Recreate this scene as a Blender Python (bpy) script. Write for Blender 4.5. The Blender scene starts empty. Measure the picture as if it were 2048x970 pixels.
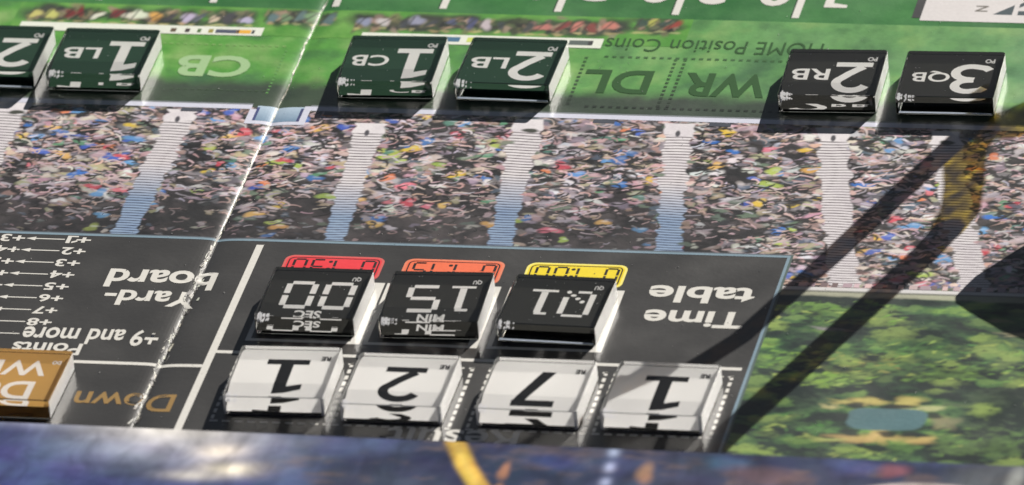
import bpy, bmesh, math, random
import numpy as np
from mathutils import Vector, Matrix, Euler
random.seed(7); np.random.seed(7)
R = math.radians
SC = bpy.context.scene
SC.unit_settings.system = 'METRIC'; SC.unit_settings.scale_length = 0.01      # 1 unit = 1 cm
COL = SC.collection

# ------------------------------------------------------------------ camera
cd = bpy.data.cameras.new('camera'); cam = bpy.data.objects.new('camera', cd); COL.objects.link(cam)
rt = Vector((0.97767, 0.19651, -0.07443)); up = Vector((-0.03070, 0.48396, 0.87455)); fw = Vector((-0.20788, 0.85274, -0.47919))
cam.matrix_world = Matrix(((rt.x, up.x, -fw.x, 42.5875), (rt.y, up.y, -fw.y, -174.7009), (rt.z, up.z, -fw.z, 98.1723), (0, 0, 0, 1)))
cd.sensor_width = 36.0; cd.lens = 362.66
cd.clip_start = 1.0; cd.clip_end = 5000.0
cd.dof.use_dof = True; cd.dof.focus_distance = 206.5; cd.dof.aperture_fstop = 0.28
SC.camera = cam

# ------------------------------------------------------------------ daylight
SUN_EL, SUN_AZ = R(23.5), R(71.0)
sun_dir = Vector((math.cos(SUN_AZ) * math.cos(SUN_EL), math.sin(SUN_AZ) * math.cos(SUN_EL), math.sin(SUN_EL)))
w = bpy.data.worlds.new('World'); SC.world = w; w.use_nodes = True
wn = w.node_tree.nodes; wl = w.node_tree.links
sky = wn.new('ShaderNodeTexSky'); sky.sky_type = 'NISHITA'; sky.sun_disc = False
sky.sun_elevation = SUN_EL; sky.sun_rotation = R(90) - SUN_AZ
sky.air_density = 1.0; sky.dust_density = 0.6; sky.ozone_density = 1.0
bw = wn.new('ShaderNodeRGBToBW'); wl.new(sky.outputs['Color'], bw.inputs['Color'])
wm = wn.new('ShaderNodeMix'); wm.data_type = 'RGBA'; wm.inputs['Factor'].default_value = .45      # hazy, nearly neutral sky
wl.new(sky.outputs['Color'], wm.inputs['A']); wl.new(bw.outputs['Val'], wm.inputs['B'])
wl.new(wm.outputs['Result'], wn['Background'].inputs['Color']); wn['Background'].inputs['Strength'].default_value = 0.014
sl = bpy.data.lights.new('sun', 'SUN'); so = bpy.data.objects.new('sun', sl); COL.objects.link(so)
sl.energy = 5.0; sl.angle = R(0.4); sl.color = (1.0, 0.95, 0.88)
so.rotation_euler = (-sun_dir).to_track_quat('-Z', 'Y').to_euler()
so.location = sun_dir * 100
sl.cycles.is_caustics_light = True

SC.view_settings.view_transform = 'Standard'; SC.view_settings.look = 'None'
SC.view_settings.gamma = 1.0; SC.view_settings.exposure = 1.25
SC.render.engine = 'CYCLES'
SC.cycles.use_denoising = True
SC.cycles.max_bounces = 22; SC.cycles.diffuse_bounces = 10; SC.cycles.transmission_bounces = 16; SC.cycles.glossy_bounces = 12; SC.cycles.transparent_max_bounces = 12
SC.cycles.sample_clamp_indirect = 6.0
SC.cycles.caustics_refractive = True; SC.cycles.caustics_reflective = True

# ------------------------------------------------------------------ helpers
def lin(v):
    v /= 255.0
    return v / 12.92 if v <= 0.04045 else ((v + 0.055) / 1.055) ** 2.4
def c(r, g, b, k=.80):
    return (min(.85, lin(r) * k), min(.85, lin(g) * k), min(.85, lin(b) * k))
def mixc(a, b, t): return tuple(x + (y - x) * t for x, y in zip(a, b))
def jit(col, s=.12):
    f = 1 + random.uniform(-s, s)
    return tuple(max(0, x * f * (1 + random.uniform(-s, s) * .4)) for x in col)

def mat(name, **kw):
    m = bpy.data.materials.new(name); m.use_nodes = True
    b = m.node_tree.nodes['Principled BSDF']
    for k, v in kw.items(): b.inputs[k].default_value = v
    return m, m.node_tree.nodes, m.node_tree.links, b

def tagged(o, label=None, cat=None, group=None, kind=None):
    if label: o['label'] = label
    if cat: o['category'] = cat
    if group: o['group'] = group
    if kind: o['kind'] = kind
    return o
def empty(name, loc=(0, 0, 0), rz=0):
    o = bpy.data.objects.new(name, None); COL.objects.link(o); o.location = loc; o.rotation_euler = (0, 0, rz)
    o.empty_display_size = 1; return o
def link(name, me, parent=None, m=None):
    if m is not None: me.materials.append(m)
    o = bpy.data.objects.new(name, me); COL.objects.link(o)
    if parent is not None: o.parent = parent
    return o

# the board dips a little into its folding groove
FOLD = -5.98
def dip(x): return -0.055 * math.exp(-abs(x - FOLD - .02) / (.20 if x > FOLD else .10))
FCUTS = [FOLD + d for d in (-.5, -.3, -.2, -.13, -.08, -.04, -.015, 0, .03, .06, .1, .15, .22, .3, .4, .55, .75, 1.0)]

class Art:
    """flat print: coloured patches, each on its own thin layer of ink"""
    def __init__(s): s.v = []; s.f = []; s.col = []
    def poly(s, pts, col, z, cols=None):
        i = len(s.v)
        s.v += [(x, y, z + dip(x)) for x, y in pts]; s.f.append(tuple(range(i, i + len(pts))))
        s.col += cols if cols else [col] * len(pts)
    def fan(s, cx, cy, pts, cc, rc, z):
        i = len(s.v); n = len(pts)
        s.v.append((cx, cy, z + dip(cx))); s.v += [(x, y, z + dip(x)) for x, y in pts]
        for k in range(n):
            s.f.append((i, i + 1 + k, i + 1 + (k + 1) % n)); s.col += [cc, rc, rc]
    def sheet(s, x0, x1, y0, y1, col, z, xs=(), ys=()):
        X = sorted(set([x0, x1] + [x for x in list(xs) + FCUTS if x0 < x < x1])); Y = sorted(set([y0, y1] + [y for y in ys if y0 < y < y1]))
        g = (lambda x, y: col) if not callable(col) else col
        i = len(s.v)
        for y in Y:
            for x in X: s.v.append((x, y, z + dip(x)))
        nx = len(X)
        for b in range(len(Y) - 1):
            for a in range(nx - 1):
                s.f.append((i + b * nx + a, i + b * nx + a + 1, i + (b + 1) * nx + a + 1, i + (b + 1) * nx + a))
                s.col += [g(X[a], Y[b]), g(X[a + 1], Y[b]), g(X[a + 1], Y[b + 1]), g(X[a], Y[b + 1])]
    def stroke(s, pts, wd, col, z, w2=None):
        wd2 = wd if w2 is None else w2
        n = len(pts); L = []; Rr = []
        for k, (x, y) in enumerate(pts):
            a = pts[max(0, k - 1)]; b = pts[min(n - 1, k + 1)]
            dx, dy = b[0] - a[0], b[1] - a[1]; l = math.hypot(dx, dy) or 1
            h = (wd + (wd2 - wd) * k / max(1, n - 1)) / 2
            if 0 < k < n - 1:
                d1 = (x - a[0], y - a[1]); d2 = (b[0] - x, b[1] - y)
                co = (d1[0] * d2[0] + d1[1] * d2[1]) / ((math.hypot(*d1) * math.hypot(*d2)) or 1)
                h /= max(.5, math.sqrt(max(0, (1 + co) / 2)))
            L.append((x - dy / l * h, y + dx / l * h)); Rr.append((x + dy / l * h, y - dx / l * h))
        i = len(s.v)
        for p, q in zip(L, Rr): s.v += [(p[0], p[1], z + dip(p[0])), (q[0], q[1], z + dip(q[0]))]
        for k in range(n - 1):
            s.f.append((i + 2 * k + 1, i + 2 * k + 3, i + 2 * k + 2, i + 2 * k)); s.col += [col] * 4
    def build(s, name, m, parent, kind=None):
        me = bpy.data.meshes.new(name); me.from_pydata(s.v, [], s.f); me.update()
        at = me.color_attributes.new('ink', 'FLOAT_COLOR', 'CORNER')
        at.data.foreach_set('color', np.array([(r, g, b, 1) for r, g, b in s.col], dtype=np.float32).ravel())
        o = link(name, me, parent, m)
        if kind: o['kind'] = kind
        return o

class Canvas:
    """continuous-tone print: a fine sheet of dots of ink (one colour per mesh point), painted with soft strokes"""
    def __init__(s, x0, x1, y0, y1, rx, ry, base):
        s.x0, s.y0, s.rx, s.ry = x0, y0, rx, ry
        s.nx, s.ny = int((x1 - x0) * rx) + 1, int((y1 - y0) * ry) + 1
        s.X = x0 + np.arange(s.nx) * (x1 - x0) / (s.nx - 1); s.Y = y0 + np.arange(s.ny) * (y1 - y0) / (s.ny - 1)
        s.rx, s.ry = (s.nx - 1) / (x1 - x0), (s.ny - 1) / (y1 - y0)
        s.a = np.empty((s.ny, s.nx, 3)); s.a[:] = base
    def win(s, xa, xb, ya, yb):
        i0, i1 = max(0, int((xa - s.x0) * s.rx)), min(s.nx, int((xb - s.x0) * s.rx) + 2)
        j0, j1 = max(0, int((ya - s.y0) * s.ry)), min(s.ny, int((yb - s.y0) * s.ry) + 2)
        if i1 <= i0 or j1 <= j0: return None
        return slice(j0, j1), slice(i0, i1), s.X[i0:i1][None, :], s.Y[j0:j1][:, None]
    def lay(s, w, m, col):
        v = s.a[w[0], w[1]]; v += (np.asarray(col) - v) * m[..., None]
    def dab(s, x, y, rx, ry, col, rot=0., soft=.35, lump=0., op=1.):
        R_ = max(rx, ry) * 1.5; w = s.win(x - R_, x + R_, y - R_, y + R_)
        if w is None: return
        dx, dy = w[2] - x, w[3] - y; ca, sa = math.cos(rot), math.sin(rot)
        u, v = (dx * ca + dy * sa) / rx, (-dx * sa + dy * ca) / ry; d = np.sqrt(u * u + v * v)
        if lump: t = np.arctan2(v, u); d = d / (1 + lump * np.sin(2 * t + random.uniform(0, 6)) + lump * .7 * np.sin(3 * t + random.uniform(0, 6)))
        s.lay(w, np.clip((1 + soft / 2 - d) / soft, 0, 1) * op, col)
    def line(s, pts, wd, col, soft=.012, op=1., w2=None):
        xs = [p[0] for p in pts]; ys = [p[1] for p in pts]; m_ = wd + soft
        w = s.win(min(xs) - m_, max(xs) + m_, min(ys) - m_, max(ys) + m_)
        if w is None: return
        D = None; n = len(pts) - 1
        for k, ((ax, ay), (bx, by)) in enumerate(zip(pts, pts[1:])):
            ex, ey = bx - ax, by - ay; t = np.clip(((w[2] - ax) * ex + (w[3] - ay) * ey) / (ex * ex + ey * ey + 1e-9), 0, 1)
            h = wd if w2 is None else wd + (w2 - wd) * (k + t) / n
            d = np.hypot(w[2] - ax - t * ex, w[3] - ay - t * ey) - h / 2; D = d if D is None else np.minimum(D, d)
        s.lay(w, np.clip(.5 - D / soft, 0, 1) * op, col)
    def noise(s, sx, sy, octs=4, seed=0):
        rg = np.random.RandomState(seed); out = np.zeros((s.ny, s.nx)); amp = 1.; tot = 0
        for o in range(octs):
            gx, gy = sx / 2 ** o, sy / 2 ** o
            fx, fy = (s.X - s.X[0]) / gx, (s.Y - s.Y[0]) / gy
            g = rg.rand(int(fy[-1]) + 3, int(fx[-1]) + 3)
            ix, iy = fx.astype(int), fy.astype(int); tx, ty = fx - ix, fy - iy; tx = tx * tx * (3 - 2 * tx); ty = (ty * ty * (3 - 2 * ty))[:, None]
            a = g[iy][:, ix] * (1 - tx) + g[iy][:, ix + 1] * tx; b_ = g[iy + 1][:, ix] * (1 - tx) + g[iy + 1][:, ix + 1] * tx
            out += amp * (a * (1 - ty) + b_ * ty); tot += amp; amp *= .55
        return out / tot
    def build(s, name, m, parent, z=0., dipped=True):
        V = np.empty((s.ny, s.nx, 3)); V[..., 0] = s.X[None]; V[..., 1] = s.Y[:, None]
        V[..., 2] = z + (np.array([dip(x) for x in s.X])[None] if dipped else 0)
        idx = np.arange(s.nx * s.ny).reshape(s.ny, s.nx)
        q = np.stack([idx[:-1, :-1], idx[:-1, 1:], idx[1:, 1:], idx[1:, :-1]], -1).reshape(-1)
        nf = len(q) // 4; me = bpy.data.meshes.new(name)
        me.vertices.add(s.nx * s.ny); me.vertices.foreach_set('co', V.astype(np.float32).ravel())
        me.loops.add(len(q)); me.loops.foreach_set('vertex_index', q.astype(np.int32))
        me.polygons.add(nf); me.polygons.foreach_set('loop_start', np.arange(0, 4 * nf, 4, dtype=np.int32))
        me.update(calc_edges=True)
        at = me.color_attributes.new('ink', 'FLOAT_COLOR', 'POINT'); rgba = np.ones((s.ny * s.nx, 4), np.float32); rgba[:, :3] = np.clip(s.a, 0, .85).reshape(-1, 3)
        at.data.foreach_set('color', rgba.ravel()); me.polygons.foreach_set('use_smooth', np.ones(nf, dtype=bool))
        return link(name, me, parent, m)
def lerp3(a, b, t): t = np.clip(t, 0, 1)[..., None]; return np.asarray(a) * (1 - t) + np.asarray(b) * t

def text_mesh(s, bold=.0, shear=0.0, spacing=1.0):
    cu = bpy.data.curves.new('lettering', 'FONT'); cu.body = s; cu.offset = bold; cu.shear = shear; cu.space_character = spacing; cu.resolution_u = 4
    o = bpy.data.objects.new('lettering', cu); COL.objects.link(o)
    bpy.context.view_layer.update()
    me = bpy.data.meshes.new_from_object(o.evaluated_get(bpy.context.evaluated_depsgraph_get()))
    bpy.data.objects.remove(o); bpy.data.curves.remove(cu)
    return me
def fit(me, x0, x1, y0, y1, z, rot=True, use_dip=False, down=False):
    """fit letters into a rectangle; rot: they read from the far side of the board"""
    v = np.empty(len(me.vertices) * 3); me.vertices.foreach_get('co', v); v = v.reshape(-1, 3)
    lo, hi = v.min(0), v.max(0)
    u = (v[:, 0] - lo[0]) / (hi[0] - lo[0]); t = (v[:, 1] - lo[1]) / (hi[1] - lo[1])
    if rot: u, t = 1 - u, 1 - t
    if down: u = 1 - u
    v[:, 0] = x0 + u * (x1 - x0); v[:, 1] = y0 + t * (y1 - y0)
    v[:, 2] = z
    if use_dip: v[:, 2] += [dip(x) for x in v[:, 0]]
    me.vertices.foreach_set('co', v.ravel()); me.update()
    if down: me.flip_normals()
    return me

# ------------------------------------------------------------------ materials
def print_mat(name, rough=.36, mott=.0, scale=3., stretch=(1, 1, 1), spec=.30, bump=.010, coat=.45):
    m, N, L, b = mat(name, Roughness=rough); b.inputs['Specular IOR Level'].default_value = spec
    a = N.new('ShaderNodeVertexColor'); a.layer_name = 'ink'
    tc = N.new('ShaderNodeTexCoord'); mp = N.new('ShaderNodeMapping'); mp.inputs['Scale'].default_value = stretch
    L.new(tc.outputs['Object'], mp.inputs['Vector'])
    n1 = N.new('ShaderNodeTexNoise'); n1.inputs['Scale'].default_value = scale; n1.inputs['Detail'].default_value = 5; n1.inputs['Roughness'].default_value = .65
    L.new(mp.outputs[0], n1.inputs['Vector'])
    mr = N.new('ShaderNodeMapRange'); mr.inputs['From Min'].default_value = .3; mr.inputs['From Max'].default_value = .7
    mr.inputs['To Min'].default_value = 1 - mott; mr.inputs['To Max'].default_value = 1 + mott
    L.new(n1.outputs['Fac'], mr.inputs['Value'])
    mx = N.new('ShaderNodeMix'); mx.data_type = 'RGBA'; mx.blend_type = 'MULTIPLY'; mx.inputs['Factor'].default_value = 1
    L.new(a.outputs['Color'], mx.inputs['A']); L.new(mr.outputs[0], mx.inputs['B']); L.new(mx.outputs['Result'], b.inputs['Base Color'])
    # faint orange-peel of the laminate and rubbed patches
    n2 = N.new('ShaderNodeTexNoise'); n2.inputs['Scale'].default_value = 9; n2.inputs['Detail'].default_value = 3; L.new(tc.outputs['Object'], n2.inputs['Vector'])
    bp = N.new('ShaderNodeBump'); bp.inputs['Strength'].default_value = .25; bp.inputs['Distance'].default_value = bump; L.new(n2.outputs['Fac'], bp.inputs['Height']); L.new(bp.outputs[0], b.inputs['Normal'])
    if coat: b.inputs['Coat Weight'].default_value = coat; b.inputs['Coat Roughness'].default_value = .09; L.new(bp.outputs[0], b.inputs['Coat Normal'])
    n3 = N.new('ShaderNodeTexNoise'); n3.inputs['Scale'].default_value = .7; n3.inputs['Detail'].default_value = 6; L.new(tc.outputs['Object'], n3.inputs['Vector'])
    r3 = N.new('ShaderNodeMapRange'); r3.inputs['From Min'].default_value = .35; r3.inputs['From Max'].default_value = .7; r3.inputs['To Min'].default_value = rough - .05; r3.inputs['To Max'].default_value = rough + .06
    L.new(n3.outputs['Fac'], r3.inputs['Value']); L.new(r3.outputs[0], b.inputs['Roughness'])
    return m
M_PRINT = print_mat('laminated_print', mott=.06, scale=14)
M_CROWD = print_mat('laminated_crowd_print', mott=.08, scale=20)
M_FIELD = print_mat('laminated_field_print', mott=.08, scale=14)
M_TREE = print_mat('laminated_foliage_print', mott=.10, scale=12)
M_PANEL = print_mat('laminated_black_print', mott=.10, scale=30)

def solid(name, col, rough=.25, spec=.4):
    m, N, L, b = mat(name, Roughness=rough); b.inputs['Specular IOR Level'].default_value = spec
    n = N.new('ShaderNodeTexNoise'); n.inputs['Scale'].default_value = 18; n.inputs['Detail'].default_value = 4
    tc = N.new('ShaderNodeTexCoord'); L.new(tc.outputs['Object'], n.inputs['Vector'])
    mx = N.new('ShaderNodeMix'); mx.data_type = 'RGBA'
    mx.inputs['A'].default_value = (*[x * .92 for x in col], 1); mx.inputs['B'].default_value = (*[min(1, x * 1.06) for x in col], 1)
    L.new(n.outputs['Fac'], mx.inputs['Factor']); L.new(mx.outputs['Result'], b.inputs['Base Color'])
    return m
WHITE = c(214, 212, 206); GREYW = c(196, 195, 188)
M_INKW = solid('white_ink', WHITE); M_GOLD = solid('gold_ink', c(150, 122, 78)); M_DARKG = solid('dark_green_ink', c(56, 88, 52)); M_PALEG = solid('pale_green_ink', c(158, 190, 142))
M_INKK = solid('black_ink', c(34, 34, 32)); M_GREYINK = solid('grey_ink', c(120, 116, 110))
M_CARD = solid('board_core', c(120, 115, 105), .7)

# acrylic: polished glass faces and sawn faces
m, N, L, b = mat('polished_acrylic', Roughness=0.0, IOR=1.43); b.inputs['Transmission Weight'].default_value = 1.0; b.inputs['Base Color'].default_value = (1, 1, 1, 1)
M_ACR = m
m, N, L, b = mat('sawn_acrylic', Roughness=.38, IOR=1.49); b.inputs['Transmission Weight'].default_value = .45; b.inputs['Base Color'].default_value = (.82, .83, .82, 1)
tc = N.new('ShaderNodeTexCoord'); mp = N.new('ShaderNodeMapping'); mp.inputs['Scale'].default_value = (1, 1, .35); L.new(tc.outputs['Object'], mp.inputs['Vector'])
n1 = N.new('ShaderNodeTexNoise'); n1.inputs['Scale'].default_value = 11; n1.inputs['Detail'].default_value = 7; n1.inputs['Roughness'].default_value = .8; n1.inputs['Distortion'].default_value = 2.2
L.new(mp.outputs[0], n1.inputs['Vector'])
bp = N.new('ShaderNodeBump'); bp.inputs['Strength'].default_value = 1.0; bp.inputs['Distance'].default_value = .12; L.new(n1.outputs['Fac'], bp.inputs['Height']); L.new(bp.outputs[0], b.inputs['Normal'])
mr = N.new('ShaderNodeMapRange'); mr.inputs['From Min'].default_value = .35; mr.inputs['From Max'].default_value = .65; mr.inputs['To Min'].default_value = .15; mr.inputs['To Max'].default_value = .75
L.new(n1.outputs['Fac'], mr.inputs['Value']); L.new(mr.outputs[0], b.inputs['Transmission Weight'])
M_SAWN = m
m = M_SAWN.copy(); m.name = 'sawn_white_acrylic'
for nd in m.node_tree.nodes:
    if nd.type == 'MAP_RANGE': nd.inputs['To Min'].default_value = .05; nd.inputs['To Max'].default_value = .40
    if nd.type == 'BSDF_PRINCIPLED': nd.inputs['Base Color'].default_value = (.9, .9, .88, 1)
M_SAWN_W = m

# ------------------------------------------------------------------ table and board
bm = bmesh.new(); bmesh.ops.create_cube(bm, size=1)
bmesh.ops.scale(bm, vec=(160, 120, 4), verts=bm.verts); bmesh.ops.translate(bm, vec=(0, 10, -2.34), verts=bm.verts)
me = bpy.data.meshes.new('table_top'); bm.to_mesh(me); bm.free()
m, N, L, b = mat('table_wood', Roughness=.45)
wv = N.new('ShaderNodeTexNoise'); wv.inputs['Scale'].default_value = .35; wv.inputs['Detail'].default_value = 8
mp = N.new('ShaderNodeMapping'); mp.inputs['Scale'].default_value = (.15, 2.2, 1); tc = N.new('ShaderNodeTexCoord'); L.new(tc.outputs['Object'], mp.inputs['Vector']); L.new(mp.outputs[0], wv.inputs['Vector'])
cr = N.new('ShaderNodeValToRGB'); cr.color_ramp.elements[0].color = (.16, .08, .04, 1); cr.color_ramp.elements[1].color = (.34, .2, .1, 1); L.new(wv.outputs['Fac'], cr.inputs['Fac']); L.new(cr.outputs['Color'], b.inputs['Base Color'])
o = link('table_top', me, None, m); o['kind'] = 'structure'

board = empty('game_board', (0, 0, -.34))
tagged(board, 'glossy football board game board printed with field, crowd, black score panel and trees', 'game board')
class BP: pass
def bpart(o):                         # children keep world coordinates
    o.location.z += .34; return o
XL, XR, YN, YF = -19.0, 24.0, -10.2, 24.0
for x0, x1 in ((XL, FOLD - .02), (FOLD + .04, XR)):
    bm = bmesh.new(); bmesh.ops.create_cube(bm, size=1)
    bmesh.ops.scale(bm, vec=(x1 - x0, YF - YN, .25), verts=bm.verts); bmesh.ops.translate(bm, vec=((x0 + x1) / 2, (YF + YN) / 2, -.20), verts=bm.verts)
    bmesh.ops.bevel(bm, geom=bm.edges[:], offset=.02, segments=1, affect='EDGES')
    me = bpy.data.meshes.new('board_panel'); bm.to_mesh(me); bm.free(); bpart(link('board_panel', me, board, M_CARD))

# --- playing field print -------------------------------------------------
CX0, CX1 = -13.9, 13.3
K = Canvas(CX0, CX1, 5.30, 9.62, 22, 26, c(90, 144, 64))
n1, n2, n3 = K.noise(2.2, 1.2, 4, 3), K.noise(.5, .6, 4, 4), K.noise(.16, .3, 2, 5)
XX, YY = np.broadcast_arrays(K.X[None], K.Y[:, None])
K.a = lerp3(c(80, 146, 54), c(96, 146, 86), (XX + 8) / 14)
K.a = lerp3(K.a, c(134, 170, 100), (n1 - .48) * 3.0 + (n2 - .5) * 1.5)
K.a = lerp3(K.a, c(60, 104, 62), (.48 - n1) * 3.0 + (.46 - n2) * 2.0)
K.a = lerp3(K.a, c(104, 140, 120), (XX - 8.2) * .5 * (n2 + .2) * (YY > 6.4))
K.a *= (.86 + .28 * n3)[..., None]
t = np.clip((6.72 - .016 * (XX + 9) - YY + (n2 - .5) * .5) / .55, 0, 1); t = t * t * (3 - 2 * t)
K.a = lerp3(K.a, lerp3(c(56, 66, 56), c(40, 44, 44), (n2 - .3) * 2), t * .93)
bpart(K.build('printed_field', M_FIELD, board))
K = Canvas(CX0, CX1, 9.62, 12.0, 14, 18, c(48, 108, 52)); n1, n2 = K.noise(1.5, 1, 4, 8), K.noise(.3, .4, 3, 9)
K.a = lerp3(c(40, 100, 46), c(68, 128, 66), (n1 - .3) * 1.6 + (n2 - .5) * .8)
bpart(K.build('printed_field', M_FIELD, board))
F = Art(); GP = c(60, 120, 54)
F.sheet(XL, CX0, YN, YF, GP, 0); F.sheet(CX1, XR, YN, YF, GP, 0); F.sheet(CX0, CX1, 12.0, YF, GP, 0)
bpart(F.build('printed_margin', M_FIELD, board))
for x in (-10.8, -8.35, -5.98 + .25, -3.44, -1.01, 1.47, 3.99):       # white yard lines
    F = Art(); F.sheet(x - .075, x + .075, 9.80, 14.5, WHITE, .004); F.sheet(x - .105, x - .075, 9.80, 14.5, c(30, 60, 34), .004)
    bpart(F.build('yard_line', M_PRINT, board))
NUMS = [('1', 4.62), ('0', 3.42), ('2', 2.08), ('0', .92), ('3', -.40), ('0', -1.56), ('4', -2.85), ('0', -4.0)]
# light panel with emblem, far right
F = Art()
F.sheet(6.58, 15, 9.84, 17, c(212, 208, 208), .004)
F.sheet(6.40, 6.58, 9.95, 17, c(66, 66, 66), .004)
DK = c(66, 78, 84)
ex = 8.0
for pts in ([(8.05, 10.18), (8.45, 10.18), (8.45, 10.62)], [(8.56, 10.18), (8.74, 10.18), (8.74, 10.36), (8.56, 10.36)], [(8.55, 10.5), (8.78, 10.72), (8.78, 10.95), (8.55, 10.66)]): F.poly(pts, DK, .005)
F.poly([(8.9, 10.18), (9.6, 10.18), (9.6, 11.0)], DK, .005)
bpart(F.build('emblem_print', M_PRINT, board))
for s, y in (('N', 10.42), ('I', 10.88), ('W', 11.2)):
    me = text_mesh(s, .02); me.transform(Matrix.Rotation(R(90), 4, 'Z')); me = fit(me, 7.66, 7.92, y - .13 if s != 'I' else y - .03, y + .13 if s != 'I' else y + .03, .005); bpart(link('emblem_letter', me, board, M_GREYINK))

# advertising hoardings and blurred players printed on the far side line
F = Art()
W2 = c(222, 226, 214)
F.sheet(-12.2, -7.0, 8.38, 8.74, W2, .006); F.sheet(-4.9, .2, 8.24, 8.66, W2, .006)
for x, wd, col in ((-8.9, .12, (96, 80, 60)), (-8.6, .1, (70, 60, 60)), (-8.35, .08, (80, 110, 60)), (-8.1, .1, (150, 140, 60)), (-7.75, .5, (70, 76, 96)), (-7.4, .3, (226, 170, 60)), (-7.2, .06, (60, 60, 60)), (-3.0, .4, (70, 110, 140)), (-2.5, .3, (200, 214, 110)), (-.3, .4, (90, 100, 96)), (-.05, .1, (60, 60, 60))):
    F.sheet(x - wd / 2, x + wd / 2, 8.46 if x < -6 else 8.36, 8.62 if x < -6 else 8.56, c(*col), .0075)
lay = .008
def blob(A, x, y, rx, ry, col, z, n=8, rough=.25, rot=None, dark=.72, rim=None):
    a0 = random.uniform(0, 6.28) if rot is None else rot; ca, sa = math.cos(a0), math.sin(a0)
    pts = []
    for k in range(n):
        t = 2 * math.pi * k / n; r = 1 + random.uniform(-rough, rough)
        px, py = rx * r * math.cos(t), ry * r * math.sin(t)
        pts.append((x + px * ca - py * sa, y + px * sa + py * ca))
    A.fan(x, y, pts, col, rim if rim else tuple(v * dark for v in col), z)
PAL = [(186, 40, 48), (210, 180, 70), (228, 170, 90), (190, 190, 90), (214, 214, 196), (120, 34, 40), (196, 196, 110), (60, 60, 66), (206, 180, 160), (90, 96, 110), (176, 170, 200)]
bpart(F.build('printed_hoarding', M_PRINT, board))
K = Canvas(-12.4, 1.9, 8.40, 9.62, 50, 40, c(88, 142, 62))
n1, n2 = K.noise(1.2, .8, 4, 13), K.noise(.25, .3, 3, 14); K.a = lerp3(c(74, 138, 50), c(112, 164, 76), (n1 - .25) * 1.5 + (n2 - .5))
def row(xa, xb, yc, palette, n):
    dk = c(48, 52, 42)
    for k in range(int((xb - xa) * 9)): K.dab(random.uniform(xa, xb), yc + random.gauss(0, .12), random.uniform(.15, .35), random.uniform(.14, .26), jit(dk, .25), soft=1., lump=.2, op=.75)
    for k in range(int((xb - xa) * 22)):
        q = jit(c(*random.choice([(36, 38, 36), (70, 74, 56), (120, 112, 84), (150, 130, 110), (90, 100, 70)])), .25)
        K.dab(random.uniform(xa, xb), yc + random.gauss(0, .15), random.uniform(.05, .13), random.uniform(.06, .16), q, random.uniform(-.5, .5), .9, .25, .8)
    for k in range(n):
        x = xa + (xb - xa) * (k + .5 + random.uniform(-.3, .3)) / n; q = jit(c(*random.choice(palette)), .15)
        K.dab(x, yc + random.uniform(-.05, .14), random.uniform(.07, .15), random.uniform(.13, .22), q, random.uniform(-.6, .1), .7, .22, .92)
        K.dab(x + random.uniform(-.12, .12), yc - .3 + random.uniform(-.05, .08), random.uniform(.06, .12), .06, jit(c(176, 168, 116), .3), 0, .8, .2, .7)
        K.line([(x - .15, yc - .2), (x + random.uniform(-.1, .2), yc + .3)], .04, jit(dk, .2), .05, .8)
row(-12.1, -9.2, 9.10, PAL[:7], 9); row(-9.2, -7.4, 9.10, PAL[7:], 6); row(-7.1, -5.6, 9.22, [(84, 110, 112), (60, 70, 66), (110, 140, 100)], 5)
row(-5.1, -1.4, 9.10, [(150, 150, 180), (70, 76, 110), (200, 190, 200), (60, 66, 70), (206, 184, 168)], 10); row(-1.4, .5, 9.12, [(130, 60, 56), (206, 180, 164), (60, 66, 60), (190, 120, 110)], 5); row(.8, 1.6, 9.32, [(150, 60, 50), (206, 180, 160), (50, 70, 60), (190, 190, 90)], 4)
bpart(K.build('printed_players', M_PRINT, board, z=.0025))
# position boxes: dotted outlines and letters on the field
F = Art()
DG = c(52, 92, 46)
for k in range(26):
    x = .35 + k * .165
    F.sheet(x, x + .085, 7.86, 7.94, DG, .004); F.sheet(x, x + .085, 5.70, 5.78, c(30, 40, 30), .004)
for k in range(13):
    y = 5.8 + k * .165
    for x in (-.05, 1.82, 2.02, 4.35): F.sheet(x, x + .07, y, y + .085, mixc(DG, c(34, 44, 34), 1 - k / 12), .004)
for k in range(14):
    y = 5.9 + k * .14
    for x in (-6.35, ): F.sheet(x, x + .05, y, y + .06, c(96, 150, 80), .004)
for k in range(18):
    x = -9.0 + k * .15
    F.sheet(x, x + .08, 7.93, 7.99, c(120, 164, 90), .004); F.sheet(x, x + .08, 5.98, 6.02, c(64, 84, 60), .004)
bpart(F.build('dotted_outline', M_PRINT, board, 'stuff'))
def word(s, x0, x1, y0, y1, m=M_INKW, bold=.02, z=.0055, shear=0):
    return bpart(link('lettering', fit(text_mesh(s, bold, shear), x0, x1, y0, y1, z, use_dip=True), board, m))
word('CB', -8.48, -6.93, 6.55, 7.48, M_PALEG, .03)
word('DL', .10, 1.52, 6.33, 7.33, M_DARKG, .025); word('WR', 2.20, 3.94, 6.31, 7.31, M_DARKG, .025)
word('HOME Position Coins', .26, 4.80, 8.16, 8.72, M_DARKG, .0)

for s_, x in NUMS:
    me = fit(text_mesh(s_, .03), x - .34, x + .34, 10.30, 11.4, .005, use_dip=True) if s_ != '1' else None
    if s_ == '1':
        A = Art(); A.sheet(x - .12, x + .06, 10.5, 11.4, WHITE, .005); A.poly([(x - .12, 10.5), (x + .06, 10.5), (x + .36, 10.42), (x + .36, 10.30), (x - .12, 10.30)], WHITE, .005)
        bpart(A.build('yard_number', M_PRINT, board))
    else: bpart(link('yard_number', me, board, M_INKW))
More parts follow.
